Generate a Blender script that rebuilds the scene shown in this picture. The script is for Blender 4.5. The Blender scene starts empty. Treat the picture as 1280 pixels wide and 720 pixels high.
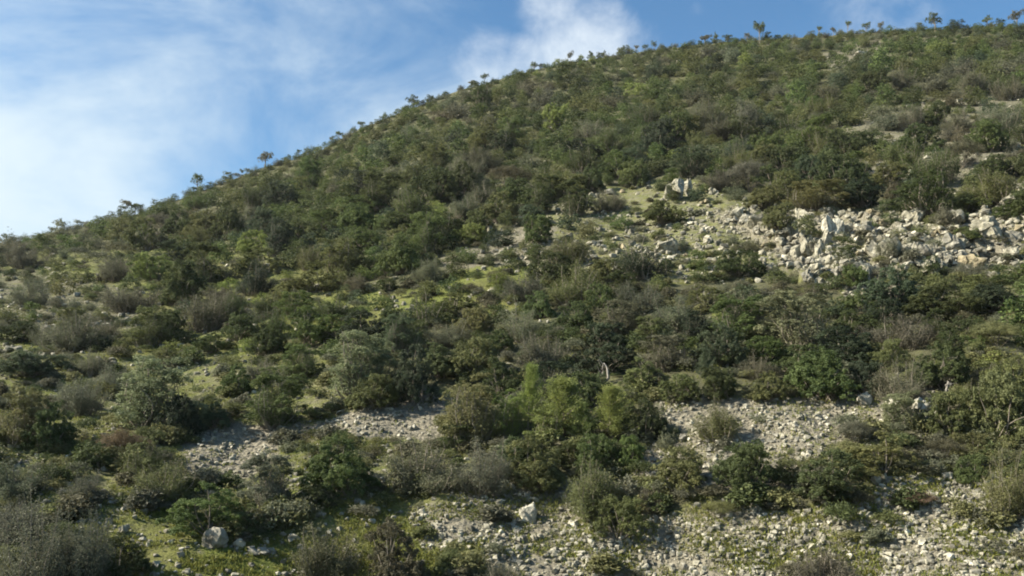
import bpy, bmesh, math, random
import numpy as np
from mathutils import Vector, Matrix

SC = bpy.context.scene
COL = SC.collection
R = math.radians
rng = np.random.default_rng(7)
random.seed(7)

# ------------------------------------------------------------------ camera
F = 1150.0                      # focal length in pixels of a 1280 wide picture
PITCH = R(9.9)
CAM = np.array([0.0, 0.0, 5.6])
cd = bpy.data.cameras.new("camera")
cd.sensor_width = 36.0
cd.lens = 36.0 * F / 1280.0
cd.clip_start = 0.1
cd.clip_end = 20000.0
cam = bpy.data.objects.new("camera", cd)
COL.objects.link(cam)
cam.location = CAM
cam.rotation_euler = (math.pi / 2 + PITCH, 0, 0)
SC.camera = cam
CP, SP = math.cos(PITCH), math.sin(PITCH)


def ray_angles(px, py):
    X = (np.asarray(px, float) - 640) / F
    Y = (360 - np.asarray(py, float)) / F
    wx, wy, wz = X, CP - SP * Y, SP + CP * Y
    return np.arctan2(wx, wy), np.arctan2(wz, np.hypot(wx, wy))


def to_pixel(P):
    P = np.asarray(P, float) - CAM
    dep = P[..., 1] * CP + P[..., 2] * SP
    up = -P[..., 1] * SP + P[..., 2] * CP
    dep = np.where(dep < 0.1, 0.1, dep)
    return 640 + F * P[..., 0] / dep, 360 - F * up / dep, dep


# ------------------------------------------------------------------ noise
def _hash(i, j, s):
    h = (i.astype(np.int64) * 374761393 + j.astype(np.int64) * 668265263 + s * 1274126177) & 0x7FFFFFFF
    h = ((h ^ (h >> 13)) * 1274126177) & 0x7FFFFFFF
    return ((h ^ (h >> 16)) & 0xFFFF) / 65535.0


def vnoise(x, y, s=0):
    x, y = np.asarray(x, float), np.asarray(y, float)
    i, j = np.floor(x), np.floor(y)
    fx, fy = x - i, y - j
    fx, fy = fx * fx * (3 - 2 * fx), fy * fy * (3 - 2 * fy)
    a, b = _hash(i, j, s), _hash(i + 1, j, s)
    c, d = _hash(i, j + 1, s), _hash(i + 1, j + 1, s)
    return (a + (b - a) * fx) * (1 - fy) + (c + (d - c) * fx) * fy - 0.5


def fbm(x, y, o=4, s=0):
    t, a = 0, 1.0
    for k in range(o):
        t = t + a * vnoise(x * 2 ** k + 17.3 * k, y * 2 ** k - 9.1 * k, s + k)
        a *= 0.5
    return t


# ------------------------------------------------------------------ the hill
SKY = np.array([(-200, 348), (0, 305), (60, 294), (120, 277), (180, 265), (250, 239), (330, 212), (400, 187), (450, 162), (520, 133),
                (580, 111), (640, 95), (700, 80), (760, 71), (830, 62), (900, 52), (960, 49), (1000, 48), (1060, 43), (1120, 39),
                (1180, 36), (1280, 33), (1480, 26)], float)
_a, _e = ray_angles(SKY[:, 0], SKY[:, 1])
_b = ray_angles(SKY[:, 0], np.full(len(SKY), 720.0))[1]
_d = np.interp(SKY[:, 0], [-200, 0, 640, 1280, 1480], [98, 108, 138, 150, 152])
D0, Q = 22.0, 0.3


def ss(a, b, x):
    t = np.clip((x - a) / (b - a), 0, 1)
    return t * t * (3 - 2 * t)


LEDGE = None


def height(x, y):
    """Height of the ground."""
    x, y = np.asarray(x, float), np.asarray(y, float)
    az, d = np.arctan2(x, y), np.hypot(x, y)
    ac = np.clip(az, _a[0], _a[-1])
    es, eb, dc = np.interp(ac, _a, _e), np.interp(ac, _a, _b), np.interp(ac, _a, _d)
    u = np.clip(np.log(np.maximum(d, D0) / D0) / np.log(dc / D0), 0, 1)
    t = (-Q + np.sqrt(Q * Q + 4 * (1 - Q) * u)) / (2 * (1 - Q))
    z = np.clip(d, D0, dc) * np.tan(eb + t * (es - eb))
    z0 = D0 * np.tan(eb)
    w = np.clip(D0 - d, 0, None)
    z = z - 0.75 * 6 * (1 - np.exp(-w / 6)) * 0.6
    w = np.clip(d - dc, 0, None)
    z = z * (1 - ss(0, 900, w)) + 0.12 * w * np.exp(-w / 60) - 6 * ss(0, 900, w)
    side = ss(R(50), R(100), np.abs(az))
    z = z * (1 - side) + side * (z0 - 2.5)
    n = fbm(x / 7.0, y / 7.0, 3, 3) * 0.75 + fbm(x / 1.6, y / 1.6, 3, 9) * 0.26
    z = CAM[2] + z + n * ss(14, 24, d) * (1 - 0.5 * ss(60, 120, d))
    if LEDGE:                                   # broken ledges where the bedrock comes out
        m = inside(LEDGE, x + fbm(x / 2.5, y / 2.5, 3, 31) * 3, y + fbm(x / 2.5, y / 2.5, 3, 36) * 3)
        z = z + np.where(m, np.abs(fbm(x / 1.3, y / 1.3, 5, 77)) * 1.5, 0)
    return z


_DS = np.exp(np.linspace(np.log(13.0), np.log(175.0), 240))


def ground(px, py, lift=0.0):
    """The points of the ground seen at the pixels (px, py)."""
    px, py = np.atleast_1d(np.asarray(px, float)), np.atleast_1d(np.asarray(py, float))
    az, e = ray_angles(px, py)
    out = np.empty((len(px), 3))
    for c in range(0, len(px), 2000):
        s = slice(c, c + 2000)
        X, Y = np.sin(az[s])[:, None] * _DS, np.cos(az[s])[:, None] * _DS
        el = np.arctan2(height(X, Y) - CAM[2], _DS)
        hit = el >= e[s][:, None]
        k = np.where(hit.any(1), hit.argmax(1), np.argmax(el, 1))
        k0 = np.maximum(k - 1, 0)
        r = np.arange(len(k))
        e0, e1 = el[r, k0], el[r, k]
        f = np.clip((e[s] - e0) / np.where(np.abs(e1 - e0) < 1e-9, 1, e1 - e0), 0, 1)
        d = _DS[k0] + (_DS[k] - _DS[k0]) * f
        x, y = np.sin(az[s]) * d, np.cos(az[s]) * d
        out[s] = np.stack([x, y, height(x, y) + lift], 1)
    return out


# ------------------------------------------------------------------ zones of the hillside
def inside(poly, x, y):
    r = np.zeros(np.shape(x), bool)
    n = len(poly)
    for i in range(n):
        (x1, y1), (x2, y2) = poly[i], poly[(i + 1) % n]
        if y1 == y2:
            continue
        c = ((y1 > y) != (y2 > y)) & (x < (x2 - x1) * (y - y1) / (y2 - y1) + x1)
        r ^= c
    return r


Z_SCREE = [(520, 634), (600, 612), (700, 600), (800, 648), (900, 622), (960, 636), (1080, 622), (1110, 598), (1200, 588), (1290, 600), (1400, 780), (660, 780), (600, 690), (540, 690)]
Z_TERR = [(815, 497), (1000, 500), (1160, 488), (1185, 520), (1060, 545), (1000, 610), (900, 612), (790, 600), (815, 560), (850, 540)]
Z_CLIFF = [(900, 262), (960, 255), (1060, 268), (1180, 272), (1290, 258), (1290, 332), (1190, 338), (1140, 352), (1080, 385), (1040, 372), (960, 330)]
Z_OUT = [(690, 262), (770, 235), (830, 225), (900, 240), (960, 255), (960, 345), (860, 352), (760, 345), (690, 320)]
Z_GRASS = [(300, 420), (350, 392), (420, 366), (500, 366), (560, 345), (660, 330), (660, 395), (590, 385), (520, 400), (480, 415), (400, 428)]
Z_GRAV = [(235, 552), (285, 526), (352, 530), (345, 575), (300, 606), (250, 602)]
Z_SCR2 = [(370, 535), (440, 512), (555, 495), (585, 530), (540, 548), (440, 548)]
Z_LEFT = [(-60, 345), (80, 343), (150, 368), (210, 402), (140, 425), (60, 420), (-60, 405)]
Z_BL = [(110, 655), (190, 632), (320, 672), (400, 640), (520, 618), (560, 640), (560, 780), (110, 780)]
Z_MIDL = [(0, 325), (330, 305), (430, 360), (330, 445), (100, 450), (0, 430)]
Z_UPR = [(1050, 150), (1120, 130), (1290, 120), (1290, 240), (1130, 245), (1040, 215)]
Z_DIAG = [(560, 330), (640, 285), (720, 235), (770, 225), (770, 330), (690, 345), (620, 400), (560, 395)]
Z_TOP = [(1030, 60), (1110, 55), (1120, 80), (1050, 85)]
# (zone, how much of it bushes cover, stones, bare gravel, grass)
Z_LOWL = [(-60, 425), (330, 430), (590, 500), (590, 620), (300, 680), (-60, 640)]
ZONES = [(Z_LOWL, .28, .35, .36, .6), (Z_MIDL, .85, .16, .26, .5), (Z_UPR, .70, .20, .50, .35), (Z_DIAG, .5, .35, .55, .35), (Z_TOP, .7, .2, .5, .2),
         (Z_LEFT, .5, .45, .42, .35), (Z_GRASS, .34, .16, .15, 1.0), (Z_GRAV, .0, 1.6, .9, .1), (Z_SCR2, .0, 1.6, .85, .2),
         (Z_OUT, .2, .7, .42, .8), (Z_CLIFF, .05, 1.0, .62, .55), (Z_BL, .0, .22, .25, .9), (Z_TERR, .0, 1.0, .85, .4), (Z_SCREE, .0, .95, .62, .75)]


def zone_values(px, py):
    j = 14.0
    qx = px + fbm(px / 40.0, py / 40.0, 3, 40) * 2 * j
    qy = py + fbm(px / 40.0, py / 40.0, 3, 60) * 1.2 * j
    cov, sto = np.full(px.shape, 1.0), np.full(px.shape, 0.05)
    gra, gre = np.full(px.shape, 0.12), np.full(px.shape, 0.20)
    for poly, c, s, g, v in ZONES:
        m = inside(poly, qx, qy)
        cov[m], sto[m], gra[m], gre[m] = c, s, g, v
    return cov, sto, gra, gre


_lp = ground([p[0] for p in Z_CLIFF], [p[1] for p in Z_CLIFF])
LEDGE = [(p[0], p[1]) for p in _lp]

# ------------------------------------------------------------------ mesh helpers
def mesh_from(name, V, Q4=None, T3=None, mat=None, smooth=False, attrs=None, cols=None):
    V = np.asarray(V, np.float32).reshape(-1, 3)
    me = bpy.data.meshes.new(name)
    nq = 0 if Q4 is None else len(Q4)
    nt = 0 if T3 is None else len(T3)
    me.vertices.add(len(V))
    me.vertices.foreach_set("co", V.ravel())
    loops = np.concatenate([np.asarray(a, np.int32).ravel() for a in (Q4, T3) if a is not None and len(a)])
    me.loops.add(len(loops))
    me.loops.foreach_set("vertex_index", loops)
    st = np.concatenate([np.arange(nq) * 4, nq * 4 + np.arange(nt) * 3]).astype(np.int32)
    me.polygons.add(nq + nt)
    me.polygons.foreach_set("loop_start", st)
    me.polygons.foreach_set("use_smooth", np.full(nq + nt, smooth))
    for k, v in (attrs or {}).items():
        a = me.attributes.new(k, 'FLOAT', 'POINT')
        a.data.foreach_set("value", np.asarray(v, np.float32))
    for k, v in (cols or {}).items():
        a = me.attributes.new(k, 'FLOAT_COLOR', 'POINT')
        a.data.foreach_set("color", np.asarray(v, np.float32).ravel())
    me.update(calc_edges=True)
    if mat:
        me.materials.append(mat)
    return me


def link(name, me, parent=None):
    o = bpy.data.objects.new(name, me)
    COL.objects.link(o)
    if parent:
        o.parent = parent
    return o


# ------------------------------------------------------------------ materials
def new_mat(name):
    m = bpy.data.materials.new(name)
    m.use_nodes = True
    nt = m.node_tree
    nt.nodes.clear()
    return m, nt, nt.nodes, nt.links


def node(N, typ, **kw):
    n = N.new(typ)
    for k, v in kw.items():
        setattr(n, k, v)
    return n


def mixrgb(N, L, fac, a, b, mode='MIX'):
    n = node(N, 'ShaderNodeMix', data_type='RGBA', blend_type=mode)
    for s, v in ((0, fac), (6, a), (7, b)):
        if hasattr(v, 'links') or hasattr(v, 'is_linked'):
            L.new(v, n.inputs[s])
        else:
            n.inputs[s].default_value = v
    return n.outputs[2]


def math_n(N, L, op, a, b=None, clamp=False):
    n = node(N, 'ShaderNodeMath', operation=op, use_clamp=clamp)
    for s, v in ((0, a), (1, b)):
        if v is None:
            continue
        if hasattr(v, 'is_linked'):
            L.new(v, n.inputs[s])
        else:
            n.inputs[s].default_value = v
    return n.outputs[0]


def foliage_mat(name, from_attr, trans=0.35):
    m, nt, N, L = new_mat(name)
    out = node(N, 'ShaderNodeOutputMaterial')
    if from_attr:
        a = node(N, 'ShaderNodeAttribute', attribute_name='col')
        base = a.outputs['Color']
    else:
        oi = node(N, 'ShaderNodeObjectInfo')
        base = oi.outputs['Color']
    t = node(N, 'ShaderNodeAttribute', attribute_name='tint')
    hs = node(N, 'ShaderNodeHueSaturation')
    L.new(base, hs.inputs['Color'])
    tv = t.outputs['Fac']
    L.new(math_n(N, L, 'ADD', math_n(N, L, 'MULTIPLY', tv, 1.0), 0.55), hs.inputs['Value'])
    L.new(math_n(N, L, 'SUBTRACT', 0.512, math_n(N, L, 'MULTIPLY', tv, 0.024)), hs.inputs['Hue'])
    hs.inputs['Saturation'].default_value = 1.0
    bs = node(N, 'ShaderNodeBsdfPrincipled')
    bs.inputs['Roughness'].default_value = 0.6
    bs.inputs['Specular IOR Level'].default_value = 0.22
    L.new(hs.outputs[0], bs.inputs['Base Color'])
    tr = node(N, 'ShaderNodeBsdfTranslucent')
    L.new(hs.outputs[0], tr.inputs['Color'])
    mx = node(N, 'ShaderNodeMixShader')
    mx.inputs[0].default_value = trans
    L.new(bs.outputs[0], mx.inputs[1])
    L.new(tr.outputs[0], mx.inputs[2])
    L.new(mx.outputs[0], out.inputs[0])
    return m


def rock_mat(name, from_attr):
    m, nt, N, L = new_mat(name)
    out = node(N, 'ShaderNodeOutputMaterial')
    if from_attr:
        base = node(N, 'ShaderNodeAttribute', attribute_name='col').outputs['Color']
    else:
        base = node(N, 'ShaderNodeObjectInfo').outputs['Color']
    geo = node(N, 'ShaderNodeNewGeometry')
    n1 = node(N, 'ShaderNodeTexNoise')
    n1.inputs['Scale'].default_value = 3.5
    n1.inputs['Detail'].default_value = 6
    n1.inputs['Roughness'].default_value = 0.65
    L.new(geo.outputs['Position'], n1.inputs['Vector'])
    r1 = node(N, 'ShaderNodeValToRGB')
    r1.color_ramp.elements[0].position = 0.36
    r1.color_ramp.elements[0].color = (0.36, 0.35, 0.32, 1)
    r1.color_ramp.elements[1].position = 0.62
    r1.color_ramp.elements[1].color = (1.08, 1.06, 1.0, 1)
    L.new(n1.outputs['Fac'], r1.inputs[0])
    c = mixrgb(N, L, 1.0, base, r1.outputs[0], 'MULTIPLY')
    n2 = node(N, 'ShaderNodeTexNoise')
    n2.inputs['Scale'].default_value = 11
    n2.inputs['Detail'].default_value = 5
    L.new(geo.outputs['Position'], n2.inputs['Vector'])
    lich = node(N, 'ShaderNodeMapRange')
    lich.inputs[1].default_value, lich.inputs[2].default_value = 0.56, 0.68
    lich.inputs[3].default_value, lich.inputs[4].default_value = 0.0, 0.8
    L.new(n2.outputs['Fac'], lich.inputs[0])
    c = mixrgb(N, L, lich.outputs[0], c, (0.17, 0.165, 0.085, 1))
    bs = node(N, 'ShaderNodeBsdfPrincipled')
    bs.inputs['Roughness'].default_value = 0.9
    bs.inputs['Specular IOR Level'].default_value = 0.2
    L.new(c, bs.inputs['Base Color'])
    bp = node(N, 'ShaderNodeBump')
    bp.inputs['Strength'].default_value = 0.9
    bp.inputs['Distance'].default_value = 0.06
    L.new(n1.outputs['Fac'], bp.inputs['Height'])
    L.new(bp.outputs[0], bs.inputs['Normal'])
    L.new(bs.outputs[0], out.inputs[0])
    return m


def plain_mat(name, col, var=0.4, scale=8):
    m, nt, N, L = new_mat(name)
    out = node(N, 'ShaderNodeOutputMaterial')
    tc = node(N, 'ShaderNodeTexCoord')
    n1 = node(N, 'ShaderNodeTexNoise')
    n1.inputs['Scale'].default_value = scale
    L.new(tc.outputs['Object'], n1.inputs['Vector'])
    c = mixrgb(N, L, n1.outputs['Fac'], tuple(x * (1 - var) for x in col) + (1,), tuple(x * (1 + var) for x in col) + (1,))
    bs = node(N, 'ShaderNodeBsdfPrincipled')
    bs.inputs['Roughness'].default_value = 0.85
    bs.inputs['Specular IOR Level'].default_value = 0.2
    L.new(c, bs.inputs['Base Color'])
    L.new(bs.outputs[0], out.inputs[0])
    return m


M_LEAF = foliage_mat("leaves", False)
M_LEAF_S = foliage_mat("leaves_of_the_far_scrub", True)
M_ROCK = rock_mat("limestone", False)
M_ROCK_S = rock_mat("limestone_stones", True)
M_STEM = plain_mat("bark", (0.19, 0.165, 0.13))
M_DEAD = plain_mat("dead_wood", (0.24, 0.22, 0.185))


def ground_mat():
    m, nt, N, L = new_mat("hillside_ground")
    out = node(N, 'ShaderNodeOutputMaterial')
    geo = node(N, 'ShaderNodeNewGeometry')
    pos = geo.outputs['Position']

    def noise(scale, detail=5, rough=0.6):
        n = node(N, 'ShaderNodeTexNoise')
        n.inputs['Scale'].default_value = scale
        n.inputs['Detail'].default_value = detail
        n.inputs['Roughness'].default_value = rough
        L.new(pos, n.inputs['Vector'])
        return n.outputs['Fac']

    def mapr(v, a, b, c=0.0, d=1.0):
        n = node(N, 'ShaderNodeMapRange')
        for i, x in ((1, a), (2, b), (3, c), (4, d)):
            n.inputs[i].default_value = x
        L.new(v, n.inputs[0])
        return n.outputs[0]

    gra = node(N, 'ShaderNodeAttribute', attribute_name='gravel').outputs['Fac']
    gre = node(N, 'ShaderNodeAttribute', attribute_name='green').outputs['Fac']
    n_big, n_mid, n_fine = noise(0.35), noise(1.6), noise(9.0, 6, 0.7)
    soil = mixrgb(N, L, n_mid, (0.058, 0.060, 0.030, 1), (0.120, 0.115, 0.066, 1))
    grass = mixrgb(N, L, mapr(n_fine, .35, .65), (0.07, 0.088, 0.022, 1), (0.19, 0.21, 0.05, 1))
    dry = mixrgb(N, L, mapr(n_big, .4, .6), grass, (0.20, 0.17, 0.085, 1))
    grass = mixrgb(N, L, 0.35, grass, dry)
    # green where the grass value plus patchy noise is high
    gm = mapr(math_n(N, L, 'ADD', math_n(N, L, 'MULTIPLY', gre, 0.75), math_n(N, L, 'MULTIPLY', n_mid, 0.9)), 0.62, 0.92)
    c = mixrgb(N, L, gm, soil, grass)
    vo = node(N, 'ShaderNodeTexVoronoi')
    vo.inputs['Scale'].default_value = 6.5
    vo.inputs['Randomness'].default_value = 1.0
    L.new(pos, vo.inputs['Vector'])
    vo2 = node(N, 'ShaderNodeTexVoronoi')
    vo2.inputs['Scale'].default_value = 15.0
    L.new(pos, vo2.inputs['Vector'])
    stone = mixrgb(N, L, mapr(vo.outputs['Distance'], 0.25, 0.75), (0.31, 0.285, 0.215, 1), (0.12, 0.108, 0.075, 1))
    stone2 = mixrgb(N, L, mapr(vo2.outputs['Distance'], 0.2, 0.8), (0.29, 0.265, 0.20, 1), (0.11, 0.10, 0.07, 1))
    stone = mixrgb(N, L, n_mid, stone, stone2)
    stone = mixrgb(N, L, mapr(n_fine, .3, .7), stone, (0.22, 0.20, 0.15, 1))
    sm = mapr(math_n(N, L, 'ADD', math_n(N, L, 'MULTIPLY', gra, 0.9), math_n(N, L, 'MULTIPLY', noise(2.6, 6, 0.7), 0.9)), 0.72, 1.0)
    c = mixrgb(N, L, sm, c, stone)
    bs = node(N, 'ShaderNodeBsdfPrincipled')
    bs.inputs['Roughness'].default_value = 0.95
    bs.inputs['Specular IOR Level'].default_value = 0.15
    L.new(c, bs.inputs['Base Color'])
    h = math_n(N, L, 'ADD', n_fine, math_n(N, L, 'MULTIPLY', math_n(N, L, 'SUBTRACT', 1.0, vo.outputs['Distance']), sm))
    bp = node(N, 'ShaderNodeBump')
    bp.inputs['Strength'].default_value = 1.0
    bp.inputs['Distance'].default_value = 0.12
    L.new(h, bp.inputs['Height'])
    L.new(bp.outputs[0], bs.inputs['Normal'])
    L.new(bs.outputs[0], out.inputs[0])
    return m


# ------------------------------------------------------------------ ground mesh
azs = np.concatenate([np.linspace(-180, -34, 40, endpoint=False), np.linspace(-34, 34, 470, endpoint=False), np.linspace(34, 180, 41)])
ds = np.concatenate([np.linspace(0.3, 17, 12, endpoint=False), np.exp(np.linspace(np.log(17), np.log(175), 520, endpoint=False)),
                     np.exp(np.linspace(np.log(175), np.log(1500), 24))])
A, Dm = np.meshgrid(np.radians(azs), ds, indexing='ij')
GX, GY = np.sin(A) * Dm, np.cos(A) * Dm
GZ = height(GX, GY)
GP = np.stack([GX, GY, GZ], -1)
gpx, gpy, gdep = to_pixel(GP)
front = (GY > 5) & (np.abs(A) < R(36)) & (Dm < 176)
_, gsto, ggra, ggre = zone_values(np.where(front, gpx, -999.0), np.where(front, gpy, -999.0))
def blur(a):
    b = a.copy()
    for _ in range(3):
        b[1:-1, 1:-1] = (b[1:-1, 1:-1] + b[:-2, 1:-1] + b[2:, 1:-1] + b[1:-1, :-2] + b[1:-1, 2:]) / 5
    return b


na, nd = A.shape
idx = np.arange(na * nd).reshape(na, nd)
quads = np.stack([idx[:-1, :-1], idx[1:, :-1], idx[1:, 1:], idx[:-1, 1:]], -1).reshape(-1, 4)
quads = quads[:, ::-1]
me = mesh_from("terrain", GP.reshape(-1, 3), quads, None, ground_mat(), True,
               {'gravel': blur(ggra).ravel(), 'green': blur(ggre).ravel()})
terrain = link("terrain", me)
terrain['kind'] = 'structure'
terrain['label'] = 'stony hillside with patches of short green grass and gravel'


# ------------------------------------------------------------------ plants as arrays of leaf quads
def unit(v):
    return v / np.maximum(np.linalg.norm(v, axis=-1, keepdims=True), 1e-9)


def leaves_at(g, P, dirs, ln, wd, spread=0.8, nrm=None):
    """One rhombic leaf at each point of P, along DIRS with some scatter; NRM: which way its face turns."""
    n = len(P)
    d = unit(dirs + g.normal(0, spread, (n, 3)))
    if nrm is None:
        s = unit(np.cross(d, g.normal(0, 1, (n, 3))))
    else:
        m = unit(nrm + g.normal(0, .42, (n, 3)))
        d = unit(g.normal(0, 1, (n, 3)) + d * .6)
        d = unit(d - (d * m).sum(1, keepdims=True) * m * .85)
        s = unit(np.cross(m, d))
    l = (ln * g.uniform(0.6, 1.4, n))[:, None]
    w = (wd * g.uniform(0.6, 1.3, n))[:, None]
    up = unit(np.cross(s, d)) * l * 0.12
    return np.stack([P, P + d * l * 0.5 + s * w * 0.5 - up, P + d * l, P + d * l * 0.5 - s * w * 0.5 - up], 1)


def tube(pts, r0, r1, sides=4):
    pts = np.asarray(pts, float)
    n = len(pts)
    V, Qs = [], []
    for i in range(n):
        t = pts[min(i + 1, n - 1)] - pts[max(i - 1, 0)]
        t = t / (np.linalg.norm(t) + 1e-9)
        a = np.cross(t, [0.31, 0.9, 0.2])
        a /= np.linalg.norm(a) + 1e-9
        b = np.cross(t, a)
        r = r0 + (r1 - r0) * i / (n - 1)
        for k in range(sides):
            th = 2 * math.pi * k / sides
            V.append(pts[i] + r * (math.cos(th) * a + math.sin(th) * b))
    for i in range(n - 1):
        for k in range(sides):
            k2 = (k + 1) % sides
            Qs.append((i * sides + k, i * sides + k2, (i + 1) * sides + k2, (i + 1) * sides + k))
    return np.array(V), np.array(Qs)


def tubes(lst):
    V, Qs, o = [], [], 0
    for args in lst:
        v, q = tube(*args)
        V.append(v)
        Qs.append(q + o)
        o += len(v)
    return np.concatenate(V), np.concatenate(Qs)


def bend(a, b, g, amt, n=5):
    a, b = np.asarray(a, float), np.asarray(b, float)
    t = np.linspace(0, 1, n)[:, None]
    off = g.normal(0, amt, 3)
    return a + (b - a) * t + off * np.sin(t * math.pi) + g.normal(0, amt * 0.25, (n, 3)) * np.sin(t * math.pi)


def lobes_crown(g, lobes, per, n_leaf, ln, wd, spread=0.75, zmin=-0.25, jit=0.05):
    """Leaf clumps over the outside of several lobes: (centre, radius)."""
    P, Dr, T, Nm = [], [], [], []
    tot = sum(r * r for _, r in lobes)
    for c, r in lobes:
        k = max(3, int(per * len(lobes) * r * r / tot))
        dr = unit(g.normal(0, 1, (k, 3)))
        dr[:, 2] = np.where(dr[:, 2] < zmin, -dr[:, 2] * 0.6, dr[:, 2])
        pc = np.asarray(c) + dr * r * g.uniform(0.6, 1.2, (k, 1)) ** 1.0
        m = max(2, int(n_leaf * r * r / tot / k))
        a = unit(np.repeat(dr, m, 0) * .6 + g.normal(0, .6, (k * m, 3)))
        rr = r * .42
        pp = np.repeat(pc, m, 0) + a * rr * g.uniform(.35, 1.0, (k * m, 1))
        P.append(pp)
        Dr.append(np.repeat(dr * 0.8 + [0, 0, 0.35], m, 0))
        Nm.append(a + np.repeat(dr, m, 0) * .35 + [0, 0, .25])
        lt = g.normal(0, 0.13)
        T.append(np.repeat(np.clip(g.normal(0.45 + lt, 0.12, k), 0, 1), m) + g.normal(0, 0.05, k * m))
    P, Dr, T, Nm = np.concatenate(P), np.concatenate(Dr), np.clip(np.concatenate(T), 0, 1), np.concatenate(Nm)
    keep = P[:, 2] > 0.0
    P, Dr, T, Nm = P[keep], Dr[keep], T[keep], Nm[keep]
    return leaves_at(g, P, Dr, ln, wd, spread, Nm), T


def mounds(g, n):
    """An uneven outline: a few mounds of different width and height side by side."""
    out = [(g.uniform(-.1, .1), g.uniform(-.1, .1), g.uniform(.24, .32), g.uniform(.6, .8))]
    for i in range(n):
        a = g.uniform(0, 6.28)
        q = g.uniform(.16, .32)
        out.append((q * math.cos(a), q * math.sin(a), g.uniform(.12, .24), g.uniform(.28, .66)))
    return out


def species_dense(g, n, k=1.0):
    L = []
    for mx, my, mr, mh in mounds(g, int(g.integers(3, 6))):
        nl = max(5, int(13 * mr / .28))
        for i in range(nl):
            a = i * 2.4 + g.uniform(-.6, .6)
            q = math.sqrt((i + .4) / nl)
            r = g.uniform(.055, .115)
            z = mh * math.sqrt(max(0, 1 - (q * .93) ** 2)) * g.uniform(.8, 1.12)
            L.append(((mx + mr * q * math.cos(a), my + mr * q * math.sin(a), max(z, r * .8)), r))
        for i in range(max(4, int(9 * mr / .28))):
            a = g.uniform(0, 6.28)
            r = g.uniform(.06, .115)
            L.append(((mx + mr * g.uniform(.75, 1.05) * math.cos(a), my + mr * g.uniform(.75, 1.05) * math.sin(a), g.uniform(.05, .55) * mh), r))
    Lv, T = lobes_crown(g, L, 9, n, .038 * k, .024 * k, .75, -.5)
    st = [(bend((g.normal(0, .04), g.normal(0, .04), -.06), c, g, .03), .011, .004) for c, r in L[::2]]
    return Lv, T, st


def species_twig(g, n, k=1.0, upright=0.0, sparse=False):
    """Many thin shoots fanning out of several tufts, small leaves along the outer half."""
    tufts = mounds(g, int(g.integers(4, 7))) if upright < .5 else [(0, 0, .3, .8)] + [(.2 * math.cos(a), .2 * math.sin(a), g.uniform(.12, .2), g.uniform(.35, .8)) for a in g.uniform(0, 6.28, 4)]
    P, Dr, T, st = [], [], [], []
    w = np.array([m[2] ** 2 for m in tufts])
    nb = 64
    per = max(4, n // nb)
    for i in range(nb):
        mx, my, mr, mh = tufts[int(g.choice(len(tufts), p=w / w.sum()))]
        a = g.uniform(0, 6.28)
        q = math.sqrt(g.uniform(0, 1))
        out = mr * 1.15 * q * (1 - .5 * upright)
        top = mh * (1.1 - .6 * q * q) * g.uniform(.65, 1.12)
        b0 = np.array([mx * .6 + out * .2 * math.cos(a), my * .6 + out * .2 * math.sin(a), -.05])
        b1 = np.array([mx + out * math.cos(a), my + out * math.sin(a), top])
        pts = bend(b0, b1, g, .04, 6)
        st.append((pts, .0085, .0022))
        tt = np.clip(g.beta(2.2, 1.3, per), 0, 1)
        base = np.stack([np.interp(tt * 5, range(6), pts[:, j]) for j in range(3)], 1)
        spread = (0.026 + .035 * (1 - tt))[:, None]
        P.append(base + g.normal(0, 1, (per, 3)) * spread * [1, 1, .8])
        dd = unit(b1 - b0)
        Dr.append(np.repeat((dd * .9 + [0, 0, .4 + upright])[None], per, 0))
        T.append(np.clip(g.normal(.45, .13) + g.normal(0, .06, per), 0, 1))
    P, Dr, T = np.concatenate(P), np.concatenate(Dr), np.concatenate(T)
    m = P[:, 2] > 0
    P, Dr, T = P[m], Dr[m], T[m]
    nm = unit(P * [1, 1, .6]) + g.normal(0, .5, P.shape)
    return leaves_at(g, P, Dr, .044 * k, .0135 * k, .5, nm), T, st


def species_feather(g, n, k=1.0):
    Lv, T, st = species_twig(g, int(n * .5), k, .8)
    L = []
    for i in range(26):
        a = i * 2.4 + g.uniform(-.5, .5)
        z = g.uniform(.12, .9)
        rr = .36 * (1 - z * .7) * g.uniform(.5, 1.1)
        L.append(((rr * math.cos(a), rr * math.sin(a), z), g.uniform(.05, .1)))
    L2, T2 = lobes_crown(g, L, 10, int(n * .6), .036 * k, .018 * k, .7, -.5)
    return np.concatenate([Lv, L2]), np.concatenate([T, T2]), st


def species_heath(g, n, k=1.0):
    L = []
    for i in range(12):
        a = i * 2.4
        rr = .38 * math.sqrt((i + .4) / 12)
        L.append(((rr * math.cos(a), rr * math.sin(a), .42 * (1 - (rr / .5) ** 2) + .12), g.uniform(.13, .2)))
    Lv, T = lobes_crown(g, L, 30, n, .05 * k, .012 * k, .45, -.1, .06)
    Lv = Lv.copy()
    return Lv, T, [(bend((0, 0, -.05), c, g, .03), .009, .003) for c, r in L]


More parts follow.
